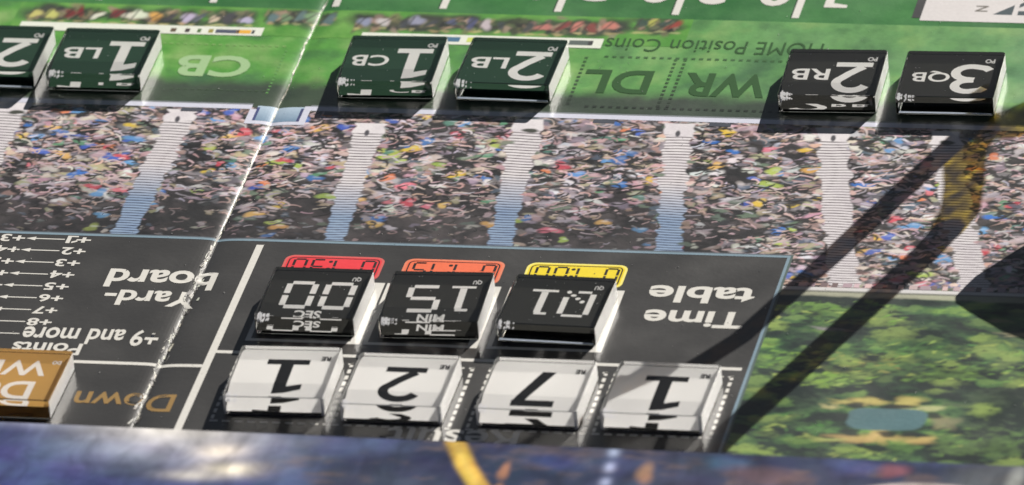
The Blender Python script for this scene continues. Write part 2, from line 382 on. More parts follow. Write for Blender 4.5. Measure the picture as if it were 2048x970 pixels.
# --- stand of spectators ---------------------------------------------------
BG = c(46, 42, 40)
SKIN = [(206, 168, 146), (190, 152, 132), (214, 184, 160), (176, 140, 124), (216, 176, 168), (196, 160, 158)]
SHIRT = [(150, 138, 146), (172, 158, 166), (128, 120, 122), (206, 200, 196), (188, 172, 176), (110, 106, 108), (96, 84, 80), (198, 160, 164), (178, 166, 140), (160, 132, 124), (84, 92, 96), (70, 64, 62), (60, 58, 58)]
HOT = [(60, 112, 172), (52, 112, 184), (66, 96, 178), (224, 190, 66), (96, 150, 110), (196, 76, 86), (222, 134, 86), (170, 186, 84), (84, 130, 110), (214, 120, 130), (96, 150, 196), (222, 176, 96)]
def pick(x, y):
    r = random.random()
    if r < .30: col = random.choice(SKIN)
    elif r < .95: col = random.choice(SHIRT)
    else: col = random.choice(HOT)
    return jit(c(*col, k=.95), .18)
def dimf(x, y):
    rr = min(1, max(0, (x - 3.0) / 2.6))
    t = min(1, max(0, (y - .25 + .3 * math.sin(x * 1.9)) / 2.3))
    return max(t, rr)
K = Canvas(CX0, CX1, -1.40, 5.30, 56, 44, BG)
n1, n2 = K.noise(1.2, 1.0, 4, 21), K.noise(.3, .3, 3, 22)
K.a = lerp3(c(34, 32, 31), c(78, 70, 68), (n1 - .3) * 1.2 + (n2 - .5))
SKIN = [(204, 170, 156), (188, 156, 148), (212, 188, 176), (172, 142, 134), (214, 182, 180), (196, 166, 168)]
SHIRT = [(144, 132, 138), (168, 156, 160), (122, 114, 116), (222, 218, 214), (186, 168, 172), (104, 100, 102), (88, 78, 74), (196, 158, 162), (176, 164, 132), (158, 132, 120), (78, 92, 104), (58, 54, 52), (46, 44, 42), (206, 196, 182), (110, 124, 104)]
def squiggle(x, y, l, a):
    p = [(x, y)]; st = l / 4; cv = random.uniform(-.55, .55)
    for q in range(4): x += st * math.cos(a); y += st * math.sin(a) * .9; a += cv + random.uniform(-.35, .35); p.append((x, y))
    return p
def crowd(n, mul, wts):
    for k in range(n):
        x = random.uniform(CX0, CX1); y = random.uniform(-1.4, 5.3)
        if y < -.2 and x < 5.4: continue
        d = dimf(x, y); near = (.80 + .20 * (y + 1.4) / 6.7) * mul
        if random.random() > .34 + .66 * d: continue
        near *= .55 + .45 * min(1, d * 1.6)
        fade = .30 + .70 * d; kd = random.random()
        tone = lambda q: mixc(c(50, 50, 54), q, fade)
        if kd < wts[0]:                                # shoulders, backs, bags
            rx = random.uniform(.09, .22) * near; ry = random.uniform(.07, .14) * near; q = jit(c(*random.choice(SHIRT)), .22); a = random.uniform(-.5, .5)
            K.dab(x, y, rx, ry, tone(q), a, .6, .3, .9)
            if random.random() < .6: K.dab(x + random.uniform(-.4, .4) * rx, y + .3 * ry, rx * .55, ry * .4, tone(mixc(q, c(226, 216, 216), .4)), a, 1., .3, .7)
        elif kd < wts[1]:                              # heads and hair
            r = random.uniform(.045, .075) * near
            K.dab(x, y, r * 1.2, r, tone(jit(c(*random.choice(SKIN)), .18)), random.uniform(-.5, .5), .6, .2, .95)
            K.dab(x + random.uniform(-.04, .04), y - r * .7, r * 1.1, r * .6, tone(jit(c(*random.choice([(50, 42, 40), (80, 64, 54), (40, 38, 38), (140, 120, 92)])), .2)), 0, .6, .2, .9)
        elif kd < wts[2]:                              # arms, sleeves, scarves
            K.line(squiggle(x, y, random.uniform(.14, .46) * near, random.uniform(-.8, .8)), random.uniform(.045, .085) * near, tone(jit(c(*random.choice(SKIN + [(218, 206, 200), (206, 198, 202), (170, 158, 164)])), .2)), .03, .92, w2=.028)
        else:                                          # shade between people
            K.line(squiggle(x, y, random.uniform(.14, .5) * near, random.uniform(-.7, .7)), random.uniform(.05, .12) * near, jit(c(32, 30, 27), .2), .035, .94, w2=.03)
crowd(4800, 1.22, (.52, .60, .78))
def stand_outs(n):
    for k in range(n):                                   # caps, coats and flags that stand out
        x = random.uniform(CX0, CX1); y = random.uniform(-1.3, 5.2); d = dimf(x, y)
        if (y < -.2 and x < 5.4) or random.random() > .3 + .7 * d: continue
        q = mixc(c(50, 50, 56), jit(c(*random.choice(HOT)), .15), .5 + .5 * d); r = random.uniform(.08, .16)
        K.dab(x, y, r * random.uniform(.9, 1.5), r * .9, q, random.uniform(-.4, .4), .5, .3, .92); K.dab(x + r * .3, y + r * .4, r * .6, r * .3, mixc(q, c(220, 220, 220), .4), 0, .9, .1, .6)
stand_outs(150)
crowd(4600, 1.08, (.14, .26, .60)); stand_outs(230); crowd(3600, .92, (.08, .22, .60))
K.a *= (.80 + .40 * n1)[..., None] * np.array([.95, .975, 1.06])
# stairways between the blocks of seats
STAIRS = [((-11.45, 5.25), (-11.45, .0), .62, .5), ((-7.9, 5.1), (-7.93, -.15), .64, .56), ((-3.88, 4.75), (-3.6, -.15), .66, .46), ((-.66, 5.1), (-.22, -.15), .66, .5), ((2.45, 5.1), (3.2, -.15), .62, .5), ((5.62, 5.1), (6.95, -1.35), .66, .62), ((7.9, 5.1), (9.55, -1.35), .62, .62), ((11.0, 5.1), (13.2, -1.35), .62, .62)]
for q, ((xa, ya), (xb, yb), wa, wb) in enumerate(STAIRS):
    w_ = K.win(min(xa, xb) - .6, max(xa, xb) + .6, yb, ya); Xw, Yw = w_[2], w_[3]
    t = np.clip((ya - Yw) / (ya - yb), 0, 1); cx = xa + (xb - xa) * t ** 1.12; hw = (wa + (wb - wa) * t) / 2
    edge = np.interp(Yw, np.linspace(yb, ya, 40), np.random.RandomState(q).uniform(-.075, .06, 40))
    m_ = np.clip((hw + edge - np.abs(Xw - cx)) / .045 + .5, 0, 1)
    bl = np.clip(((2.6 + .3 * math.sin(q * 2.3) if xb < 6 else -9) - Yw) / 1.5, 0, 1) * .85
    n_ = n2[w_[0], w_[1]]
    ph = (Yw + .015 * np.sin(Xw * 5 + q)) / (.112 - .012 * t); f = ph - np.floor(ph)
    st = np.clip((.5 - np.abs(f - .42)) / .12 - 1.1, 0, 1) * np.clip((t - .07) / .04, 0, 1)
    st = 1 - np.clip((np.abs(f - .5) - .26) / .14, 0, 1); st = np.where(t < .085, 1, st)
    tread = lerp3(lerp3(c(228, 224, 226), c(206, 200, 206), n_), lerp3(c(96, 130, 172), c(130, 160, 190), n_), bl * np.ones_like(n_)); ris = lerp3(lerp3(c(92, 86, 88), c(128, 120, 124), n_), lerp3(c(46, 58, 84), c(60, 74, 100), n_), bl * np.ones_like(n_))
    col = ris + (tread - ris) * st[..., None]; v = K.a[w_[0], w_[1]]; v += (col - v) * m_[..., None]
    if q % 3: K.dab(xa + .02 * q - .05, ya - .4, .05, .13, c(74, 72, 78), .1, .5)
    else: K.dab(xa + .1, ya - .45, .16, .09, c(64, 66, 58), 0, .5, .1)
    for k in range(26):                                # people leaning over the edges
        yy = random.uniform(yb, ya - .5); tt = (ya - yy) / (ya - yb); xx = xa + (xb - xa) * tt ** 1.12 + random.choice((-1, 1)) * (wa * .5 + random.uniform(0, .1))
        K.dab(xx, yy, random.uniform(.05, .13), random.uniform(.05, .1), mixc(c(50, 50, 54), jit(c(*random.choice(SHIRT + SKIN)), .2), .4 + .6 * dimf(xx, yy)), random.uniform(-.5, .5), .5, .2, .9)
lo = K.win(CX0, CX1, -1.40, -.18); v = K.a[lo[0], lo[1]]; v[:] = np.where((lo[2] < 5.6)[..., None] * np.ones_like(v) > 0, np.array(c(54, 53, 52)), v)
bpart(K.build('printed_crowd', M_CROWD, board))
# pale wall along the front of the stand, with the recessed window
F = Art()
LW = c(204, 206, 222); Z = .003
F.sheet(XL, -6.50, 5.22, 5.40, LW, Z); F.sheet(-5.28, XR, 5.22, 5.40, LW, Z)
F.sheet(XL, -6.50, 5.40, 5.46, c(120, 126, 130), Z); F.sheet(-5.28, XR, 5.40, 5.46, c(120, 126, 130), Z)
F.sheet(-6.52, -6.38, 4.70, 5.22, LW, Z + .0006); F.sheet(-5.40, -5.26, 4.70, 5.40, LW, Z + .0006); F.sheet(-6.52, -5.26, 4.60, 4.74, LW, Z + .0012)
F.sheet(-6.38, -5.40, 4.74, 5.36, lambda x, y: mixc(c(110, 138, 164), c(176, 196, 214), (y - 4.74) / .62), Z + .0018, ys=(4.9, 5.1)); F.sheet(-6.38, -6.32, 4.74, 5.3, c(60, 70, 120), Z + .0024); F.sheet(-5.46, -5.40, 4.74, 5.3, c(60, 66, 110), Z + .0024)
for x in (-9.6, -7.6, -4.6, 1.0, 3.4, 8.6, 10.2): F.sheet(x - .35, x + .1, 5.05, 5.2, c(70, 74, 84), Z)
F.sheet(5.70, XR, -1.52, -1.40, c(206, 204, 204), Z); F.sheet(5.70, XR, -1.58, -1.52, c(140, 140, 132), Z)
for k in range(34):
    x = 5.8 + k * .22; F.sheet(x, x + random.uniform(.1, .2), -1.38, -1.22, jit(c(*random.choice([(206, 180, 182), (190, 170, 172), (120, 104, 104), (170, 150, 160)])), .1), Z)
bpart(F.build('printed_wall', M_PRINT, board))

# --- trees with a pond, lower right ------------------------------------------
K = Canvas(5.60, CX1, -9.4, -1.40, 44, 40, c(48, 62, 54))
n1, n2, n3, n4 = K.noise(1.7, .95, 3, 31), K.noise(.6, .30, 4, 32), K.noise(.16, .09, 3, 33), K.noise(2.6, 1.6, 3, 34)
h = (n1 - .5) * 1.7 + (n2 - .5) * 1.25 + (n3 - .5) * .25
K.a = lerp3(c(36, 46, 42), c(58, 84, 58), h * 2.2 + .5)
K.a = lerp3(K.a, c(92, 128, 72), h * 2.6 - .06)
K.a = lerp3(K.a, lerp3(c(148, 166, 84), c(124, 154, 76), (n4 - .3) * 2), h * 2.8 - .58)
clumps = [(7.0, -2.4, 1.4, .42, (120, 160, 64), .9), (6.4, -4.3, .55, .35, (118, 154, 70), .8), (7.7, -4.35, 1.0, .42, (150, 148, 84), .85), (7.1, -5.0, 1.0, .28, (134, 164, 70), .95), (9.0, -3.9, 1.5, .5, (100, 142, 76), .7), (9.6, -4.6, .9, .35, (118, 152, 70), .7), (11.6, -4.6, 1.0, .45, (116, 150, 72), .9), (6.8, -6.8, .8, .4, (84, 130, 66), .7), (10.8, -7.2, 1.2, .6, (110, 142, 70), .7), (8.2, -7.9, .9, .25, (60, 78, 56), .6), (10.7, -5.6, .8, .9, (46, 58, 52), .85), (8.0, -2.9, .8, .4, (52, 72, 58), .7), (10.9, -3.2, .55, .4, (62, 66, 64), .8), (6.7, -3.2, .8, .25, (52, 64, 60), .8), (6.6, -5.9, .8, .35, (48, 62, 54), .7), (10.0, -6.2, .5, .6, (48, 58, 52), .7)]
for cx, cy, rx, ry, q, op in clumps:
    w_ = K.win(cx - rx * 1.5, cx + rx * 1.5, cy - ry * 1.5, cy + ry * 1.5)
    d = np.hypot((w_[2] - cx) / rx, (w_[3] - cy) / ry); e = (n2[w_[0], w_[1]] - .5) * 2.2 + (n3[w_[0], w_[1]] - .5) * 1.2
    K.lay(w_, np.clip((1.05 - d + e) * 2.2, 0, 1) * op * np.clip(.55 + e * .8, .15, 1), mixc(c(*q), c(110, 124, 92), .3))
rc = random.Random(5); can = sorted([(rc.uniform(5.8, 12.8), rc.uniform(-8.9, -2.1)) for _ in range(105)], key=lambda p: -p[1])
for cx, cy in can:
    if abs(cx - 8.63) < 1.15 and abs(cy + 6.45) < .75: continue
    rx, ry = rc.uniform(.22, .62), rc.uniform(.14, .34); pick_ = rc.choice([(92, 128, 72), (108, 142, 76), (76, 108, 68), (128, 146, 84), (60, 86, 60), (140, 160, 84)])
    w_ = K.win(cx - rx * 1.6, cx + rx * 1.6, cy - ry * 2, cy + ry * 1.8)
    if w_ is None: continue
    e = (n2[w_[0], w_[1]] - .5) * 1.6 + (n3[w_[0], w_[1]] - .5) * .9
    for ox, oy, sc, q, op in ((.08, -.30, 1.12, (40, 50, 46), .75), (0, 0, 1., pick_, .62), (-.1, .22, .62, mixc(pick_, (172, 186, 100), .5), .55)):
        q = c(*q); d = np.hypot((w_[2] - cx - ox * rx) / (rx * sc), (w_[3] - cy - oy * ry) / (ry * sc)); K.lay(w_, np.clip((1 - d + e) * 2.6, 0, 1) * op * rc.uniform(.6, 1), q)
for k in range(420):
    cx, cy, rx, ry, q, op = random.choice(clumps[:10]); x, y = cx + rx * random.uniform(-1, 1), cy + ry * random.uniform(-1, 1)
    K.dab(x, y, random.uniform(.04, .12), random.uniform(.02, .05), jit(c(*random.choice([q, q, (168, 180, 96), (56, 70, 52), (44, 54, 48)])), .2), random.uniform(-.2, .7), .9, .3, .7)
for x, y, rx, ry, q in [(7.75, -5.85, .36, .09, (206, 180, 104)), (8.25, -5.78, .4, .13, (218, 190, 104)), (8.95, -5.75, .42, .14, (214, 188, 108)), (9.35, -5.98, .32, .08, (196, 192, 140)), (7.5, -6.05, .2, .07, (200, 180, 130)), (8.2, -7.22, .55, .13, (214, 170, 104)), (8.55, -7.08, .3, .2, (222, 176, 112)), (9.3, -7.2, .45, .12, (214, 172, 106)), (7.6, -7.3, .4, .07, (170, 170, 90)), (9.75, -6.5, .24, .2, (120, 108, 92)), (11.0, -3.02, .55, .07, (176, 160, 126)), (6.9, -3.05, .45, .05, (136, 128, 150)), (10.2, -2.5, .3, .06, (160, 150, 120))]:
    for k in range(7): K.dab(x + random.gauss(0, .35) * rx, y + random.gauss(0, .3) * ry, rx * random.uniform(.3, .7), ry * random.uniform(.5, 1), jit(mixc(c(*q), c(150, 146, 104), .35), .14), random.uniform(-.25, .25), .9, .4, .55)
for x, y, r in ((7.95, -5.95, .2), (8.75, -5.95, .25), (9.5, -6.25, .2), (8.0, -6.98, .22), (8.75, -7.0, .22), (9.25, -7.0, .25)): K.dab(x, y, r, .1, c(42, 46, 44), 0, .6, .2, .9)
w_ = K.win(7.4, 9.9, -7.2, -5.7); u = (w_[2] - 8.63) / .80; v_ = (w_[3] + 6.45) / .43; e = (n2[w_[0], w_[1]] - .5) * .5
K.lay(w_, np.clip((1.0 - (np.abs(u) ** 4 + np.abs(v_) ** 4) + e) * 3, 0, 1), np.array(c(92, 118, 122)))
K.lay(w_, np.clip((1.0 - (np.abs(u) ** 4 + np.abs(v_) ** 4) + e) * 3, 0, 1) * np.clip((n1[w_[0], w_[1]] - .35) * 2, 0, .5), np.array(c(78, 106, 114)))
w_ = K.win(5.6, CX1, -1.86, -1.40); e = (n2[w_[0], w_[1]] - .5) * .5
K.lay(w_, np.clip((w_[3] + 1.80 + e * .4) / .10, 0, 1) * .9, np.array(c(178, 172, 152)))
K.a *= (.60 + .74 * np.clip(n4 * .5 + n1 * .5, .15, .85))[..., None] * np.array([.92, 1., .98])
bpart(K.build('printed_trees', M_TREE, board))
# --- black score panel -------------------------------------------------------
F = Art()
KP = c(54, 53, 52)
F.sheet(CX0, 5.66, YN, -.17, KP, .0012, xs=np.arange(-18, 5, 2), ys=np.arange(-10, 0, 2))
bpart(F.build('printed_score_panel', M_PANEL, board))
F = Art()
BL = c(122, 144, 158)
F.sheet(XL, 5.67, -.27, -.19, BL, .0036); F.sheet(XL, 5.67, -.19, -.15, c(84, 92, 100), .0036)
F.sheet(5.61, 5.67, -9.0, -.27, BL, .0036); F.sheet(5.67, 5.72, -9.0, -.15, c(80, 96, 92), .0036)
F.sheet(-5.12, -4.97, -8.6, -.42, WHITE, .004)
F.sheet(-4.97, 5.5, -4.78, -4.67, WHITE, .004)
F.sheet(-14, -5.12, -5.36, -5.25, WHITE, .004)
bpart(F.build('panel_rule', M_PRINT, board))
word('Yard-', -7.72, -5.84, -3.02, -2.40, bold=.025); word('board', -7.84, -5.63, -2.30, -1.56, bold=.025)
rows = [-.45, -.92, -1.40, -1.88, -2.36, -2.84, -3.32, -3.80]
ONE = [(.24, 0), (.62, 0), (.62, .13)]
for i, y in enumerate(rows):
    n = i + 1; F = Art()
    word('+%d' % n, -9.02, -8.52, y - .15, y + .15, bold=.025)
    if n == 1: F.sheet(-9.02, -8.80, y + .10, y + .15, WHITE, .006); F.poly([(-8.90, y - .15), (-8.78, y - .08), (-8.80, y - .03), (-8.90, y - .08)], WHITE, .0062)
    word('+%d' % min(9, n + 2), -10.38, -9.88, y - .15, y + .15, bold=.025)
    F.poly([(-9.86, y), (-9.66, y - .075), (-9.66, y - .018), (-9.06, y - .018), (-9.06, y + .018), (-9.66, y + .018), (-9.66, y + .075)], WHITE, .0045)
    bpart(F.build('printed_arrow', M_PRINT, board))
F = Art(); F.sheet(-10.6, -9.06, -4.30, -4.265, WHITE, .0045); bpart(F.build('printed_rule', M_PRINT, board))
word('+9 and more', -9.00, -6.24, -4.62, -3.98, bold=.02); word('Points', -9.08, -7.68, -5.06, -4.60, bold=.02)
word('Down', -7.36, -5.36, -7.12, -6.44, M_GOLD, .012)
word('Result', -.93, 1.66, -8.10, -7.42, bold=.012)
word('Time', 3.19, 5.21, -3.16, -2.50, bold=.025); word('table', 3.11, 5.24, -2.20, -1.53, bold=.025)

# coloured time tags (01:30, 01:15, 01:00 read from the far side)
def rrect(x0, x1, y0, y1, r, n=5):
    pts = []
    for cx, cy, a in ((x1 - r, y1 - r, 0), (x0 + r, y1 - r, 90), (x0 + r, y0 + r, 180), (x1 - r, y0 + r, 270)):
        for k in range(n + 1):
            t = R(a + 90 * k / n); pts.append((cx + r * math.cos(t), cy + r * math.sin(t)))
    return pts
SEG = {'0': 'abcdef', '1': 'bc', '2': 'abged', '3': 'abgcd', '4': 'fgbc', '5': 'afgcd', '6': 'afgedc', '7': 'abc', '8': 'abcdefg', '9': 'abcdfg'}
def sevenseg(A, ch, x0, x1, y0, y1, wd, col, z):
    """digit turned half round: its top lies towards y0"""
    ym = (y0 + y1) / 2; g = wd * .35
    L_ = {'a': ((x0, y0), (x1, y0)), 'd': ((x0, y1), (x1, y1)), 'g': ((x0, ym), (x1, ym)), 'f': ((x1, y0), (x1, ym)), 'e': ((x1, ym), (x1, y1)), 'b': ((x0, y0), (x0, ym)), 'c': ((x0, ym), (x0, y1))}
    for q, s in enumerate(SEG[ch]):
        (ax, ay), (bx, by) = L_[s]; d = math.hypot(bx - ax, by - ay); ux, uy = (bx - ax) / d, (by - ay) / d
        A.stroke([(ax + ux * g, ay + uy * g), (bx - ux * g, by - uy * g)], wd, col, z + .0002 * (q + 1))
for x0, fill, edge, txt in ((-4.42, (226, 58, 66), (206, 96, 92), '0130'), (-1.98, (232, 112, 76), (222, 130, 100), '0115'), (.50, (232, 208, 40), (238, 226, 120), '0100')):
    F = Art(); x1 = x0 + 2.03; y0, y1 = -1.72, -.78
    for k, (ins, col) in enumerate(((0, edge), (.05, fill), (.085, (40, 24, 22)), (.115, fill))):
        pts = rrect(x0 + ins, x1 - ins, y0 + ins, y1 - ins, .2 - ins * .8); F.fan((x0 + x1) / 2, (y0 + y1) / 2, pts, c(*col), c(*col), .004 + .0008 * k)
    for k, (ch, dx) in enumerate(zip(txt, (1.62, 1.05, .60, .22))):
        sevenseg(F, ch, x0 + dx, x0 + dx + (.24), y0 + .22, y1 - .17, .055, c(30, 22, 20), .0075)
    blob(F, x0 + .95, -1.02, .045, .045, c(30, 22, 20), .0078, rough=.02); blob(F, x0 + .95, -1.3, .045, .045, c(30, 22, 20), .0078, rough=.02)
    bpart(F.build('printed_time_tag', M_PRINT, board))
# white frames for the time tiles, dashed frames for the result tiles
F = Art()
for x1 in (-2.20, .15, 2.63):
    x0 = x1 - 2.3
    F.sheet(x1 - .20, x1, -4.26, -1.80, WHITE, .004); F.sheet(x0, x1 - .2, -4.26, -4.16, WHITE, .004); F.sheet(x0, x0 + .1, -4.16, -1.80, WHITE, .004); F.sheet(x0 + .1, x1 - .2, -1.88, -1.80, WHITE, .004)
bpart(F.build('time_frame_print', M_PRINT, board))
F = Art()
for x1 in (-2.14, .27, 2.92, 5.40):
    x0 = x1 - 2.36; y0, y1 = -7.42, -5.02
    k = x0
    while k < x1: F.sheet(k, min(x1, k + .16), y0, y0 + .05, WHITE, .004); F.sheet(k, min(x1, k + .16), y1 - .05, y1, WHITE, .004); k += .25
    k = y0 + .1
    while k < y1 - .1: F.sheet(x1 - .07, x1, k, k + .15, WHITE, .004); F.sheet(x0, x0 + .06, k, k + .15, WHITE, .004); k += .24
bpart(F.build('dashed_frame_print', M_PRINT, board, 'stuff'))

# worn fold: cracked, flaking paper along the hinge
F = Art()
def foldx(y): return FOLD + .02 * math.sin(y * 1.3) + .008 * math.sin(y * 5.1 + 1)
def flake(pts, g, z0, dz):
    i = len(F.v); F.v += [(px, py, z0 + random.uniform(0, dz) + dip(px)) for px, py in pts]; F.f.append(tuple(range(i, i + len(pts)))); F.col += [jit(c(*g), .12)] * len(pts)
y = -9.8
while y < 12:                                        # the split in the paper
    st = random.uniform(.05, .2); low = max(0, min(1, (1 - y) / 3)); x, x2 = foldx(y) + random.gauss(0, .006 + .008 * low), foldx(y + st) + random.gauss(0, .006 + .008 * low); hw = random.uniform(.005, .012) * (1 + .8 * low)
    g = random.choice([(186, 184, 168), (164, 164, 152), (140, 140, 130)]) if random.random() > .65 * low else random.choice([(100, 98, 94), (60, 58, 56), (44, 42, 42)])
    flake([(x - hw, y), (x + hw, y - .01), (x2 + hw * random.uniform(.6, 1.3), y + st), (x2 - hw, y + st + .01)], g, .006, .008); y += st * .9
for k in range(150):                                 # loose flakes and side cracks, worst towards the near edge
    y = random.uniform(-9.5, 2) if random.random() < .8 else random.uniform(2, 11); low = max(0, min(1, (1 - y) / 3))
    x = foldx(y) + random.gauss(0, .014 + .030 * low); ln = random.uniform(.04, .16); hw = random.uniform(.004, .014) * (1 + low); sk = random.uniform(-.025, .025) * (.4 + low)
    flake([(x - hw - sk, y - ln), (x + hw - sk, y - ln), (x + hw * .6 + sk, y + ln), (x - hw * .6 + sk, y + ln)], random.choice([(180, 178, 168), (140, 138, 132), (80, 78, 76), (50, 48, 47), (110, 108, 104)]), .006, .004 + .006 * low)
M_CREASE = print_mat('cracked_paper', rough=.6, mott=.2, scale=30, coat=0)
bpart(F.build('fold_crease', M_CREASE, board, 'stuff'))

# ------------------------------------------------------------------ acrylic tiles
H = .396
def block_mesh(pale=False):
    bm = bmesh.new(); bmesh.ops.create_cube(bm, size=1)
    bmesh.ops.scale(bm, vec=(2.0, 2.0, H), verts=bm.verts); bmesh.ops.translate(bm, vec=(0, 0, H / 2 + .013), verts=bm.verts)
    ve = [e for e in bm.edges if abs(e.verts[0].co.z - e.verts[1].co.z) > .1]
    bmesh.ops.bevel(bm, geom=ve, offset=.06, segments=3, affect='EDGES', profile=.5)
    he = [e for e in bm.edges if abs(e.verts[0].co.z - e.verts[1].co.z) < .01 and (abs(abs(e.verts[0].co.z - H / 2 - .013) - H / 2) < 1e-3)]
    he = [e for e in he if any(abs(f.normal.z) < .3 for f in e.link_faces)]
    bmesh.ops.bevel(bm, geom=he, offset=.014, segments=1, affect='EDGES')
    bm.normal_update()
    for f in bm.faces: f.material_index = 1 if abs(f.normal.x) > .85 else 0; f.smooth = True
    bmesh.ops.split_edges(bm, edges=[e for e in bm.edges if len(e.link_faces) == 2 and e.link_faces[0].normal.angle(e.link_faces[1].normal) > R(1)])
    if pale:
        for f in bm.faces:
            if f.calc_area() < .12 and abs(f.normal.z) > -.2: f.material_index = 1
    me = bpy.data.meshes.new('acrylic_block'); bm.to_mesh(me); bm.free()
    me.materials.append(M_ACR); me.materials.append(M_SAWN_W if pale else M_SAWN); return me
BLOCK = block_mesh(); BLOCK_PALE = block_mesh(True)
ZM = H / 2 + .013; ZT = .004
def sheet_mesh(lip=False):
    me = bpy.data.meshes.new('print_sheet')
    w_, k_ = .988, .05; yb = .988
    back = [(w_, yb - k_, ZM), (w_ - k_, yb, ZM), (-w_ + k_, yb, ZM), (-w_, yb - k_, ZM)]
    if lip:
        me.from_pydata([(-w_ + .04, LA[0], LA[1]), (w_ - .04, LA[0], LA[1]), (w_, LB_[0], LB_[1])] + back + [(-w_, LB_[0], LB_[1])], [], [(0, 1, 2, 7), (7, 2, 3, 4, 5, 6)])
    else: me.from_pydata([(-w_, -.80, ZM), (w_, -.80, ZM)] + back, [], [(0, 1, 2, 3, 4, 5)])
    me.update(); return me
LA, LB_ = (-.975, .075), (-.30, ZM)          # front lip added to the print, imitating the lit reflection in the lower edge
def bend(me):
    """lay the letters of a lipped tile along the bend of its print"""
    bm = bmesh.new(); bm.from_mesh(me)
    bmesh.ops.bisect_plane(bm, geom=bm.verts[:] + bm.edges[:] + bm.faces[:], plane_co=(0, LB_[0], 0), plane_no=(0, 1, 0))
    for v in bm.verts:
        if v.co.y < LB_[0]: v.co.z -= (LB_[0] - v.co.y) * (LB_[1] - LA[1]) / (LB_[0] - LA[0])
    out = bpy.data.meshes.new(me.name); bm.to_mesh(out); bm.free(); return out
def lip_reflection(me):
    """the part of the design copied, turned over, to imitate its reflection"""
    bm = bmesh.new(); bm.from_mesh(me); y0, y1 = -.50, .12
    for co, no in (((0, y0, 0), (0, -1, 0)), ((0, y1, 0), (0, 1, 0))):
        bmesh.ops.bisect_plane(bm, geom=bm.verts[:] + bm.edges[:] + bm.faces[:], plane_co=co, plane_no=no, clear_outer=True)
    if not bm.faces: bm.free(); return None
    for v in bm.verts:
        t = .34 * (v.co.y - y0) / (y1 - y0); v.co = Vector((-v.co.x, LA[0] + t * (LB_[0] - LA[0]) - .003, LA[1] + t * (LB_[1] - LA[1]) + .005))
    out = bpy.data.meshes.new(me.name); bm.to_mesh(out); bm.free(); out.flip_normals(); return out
def glint_mesh(sd):
    """added pale flakes imitating a glint inside the front face, left end"""
    rnd = random.Random(sd); vs, fs = [], []
    for k in range(15):
        x = -.935 + rnd.random() ** 2.2 * .30; z = ZM + .05 + rnd.uniform(0, .09) * (1 - 2 * (x + .935)); r = .036 * rnd.uniform(.5, 1.1) * (1.1 - 2.2 * (x + .935))
        i = len(vs); y = -.985 + rnd.uniform(0, .012)
        tl = rnd.uniform(4.5, 6); q = [(r * rnd.uniform(.4, 1.3) * math.cos(a), r * rnd.uniform(.3, .7) * math.sin(a)) for a in (0, 1.2, 2.5, 3.8, 5.0)]
        vs += [(x + dx, y + .11 + dz * tl, z + dz) for dx, dz in q]
        fs.append(tuple(range(i, i + 5)))
    me = bpy.data.meshes.new('glint_flakes'); me.from_pydata(vs, [], fs); me.update(); me.materials.append(M_GLINT); me['n'] = 1; return me
def digit_art(ch, x0, x1, y0, y1, bold):
    """big numeral, turned half round to read from the far side"""
    A = Art(); X = lambda u: x1 - u * (x1 - x0); Y = lambda v: y1 - v * (y1 - y0)   # u,v upright 0..1
    wd = bold; sx, sy = x1 - x0, y1 - y0
    def st(pts, w=wd, zz=0, w2=None): A.stroke([(X(u), Y(v)) for u, v in pts], w, (0, 0, 0), zz, w2)
    hb = wd * .42 / sy
    if ch == '1':
        A.poly([(X(0.0), Y(0)), (X(1), Y(0)), (X(1), Y(.15)), (X(0), Y(.15))], (0, 0, 0), 0)
        A.poly([(X(.36), Y(.15)), (X(.66), Y(.15)), (X(.66), Y(1)), (X(.36), Y(.97))], (0, 0, 0), 0)
        A.poly([(X(.36), Y(.80)), (X(.36), Y(.97)), (X(.0), Y(.87)), (X(.0), Y(.73))], (0, 0, 0), 0)
    elif ch == '2':
        pts = []
        for k in range(17):
            t = R(158 - 203 * k / 16); pts.append((.47 + .40 * math.cos(t), .705 + .225 * math.sin(t)))
        pts += [(.60, .40), (.40, .25), (.25, .15)]
        st(pts)
        A.poly([(X(.02), Y(0)), (X(.98), Y(0)), (X(.98), Y(.15)), (X(.02), Y(.15))], (0, 0, 0), .0006)
    elif ch == '3':
        p1 = [(.06, .80), (.16, .88)] + [(.50 + .34 * math.cos(R(100 - 190 * k / 12)), .74 + .19 * math.sin(R(100 - 190 * k / 12))) for k in range(13)] + [(.38, .545)]
        p2 = [(.38, .53)] + [(.50 + .40 * math.cos(R(90 - 200 * k / 12)), .295 + .225 * math.sin(R(90 - 200 * k / 12))) for k in range(13)] + [(.14, .12), (.02, .2)]
        st(p1); st(p2, wd, .0006)
    elif ch == '7':
        A.poly([(X(.0), Y(1)), (X(0), Y(.84)), (X(1), Y(.84)), (X(1), Y(1))], (0, 0, 0), 0)
        A.poly([(X(1), Y(.90)), (X(.70), Y(.86)), (X(.20), Y(0)), (X(.52), Y(0))], (0, 0, 0), .0006)
    return A
def raw_mesh(A, name, zbase, down=False):
    me = bpy.data.meshes.new(name)
    vs = [((-x if False else x), y, zbase + (-1 if down else 1) * (z - dip(x))) for x, y, z in A.v]
    me.from_pydata(vs, [], A.f); me.update(); return me
def ink_sheet(name, col, trans):
    m, N, L, b = mat(name, Roughness=.6); b.inputs['Base Color'].default_value = (*col, 1); b.inputs['Specular IOR Level'].default_value = 0
    if trans:
        t = N.new('ShaderNodeBsdfTranslucent'); t.inputs['Color'].default_value = (*col, 1)
        mx = N.new('ShaderNodeMixShader'); mx.inputs['Fac'].default_value = trans
        L.new(b.outputs[0], mx.inputs[1]); L.new(t.outputs[0], mx.inputs[2]); L.new(mx.outputs[0], N['Material Output'].inputs['Surface'])
    return m
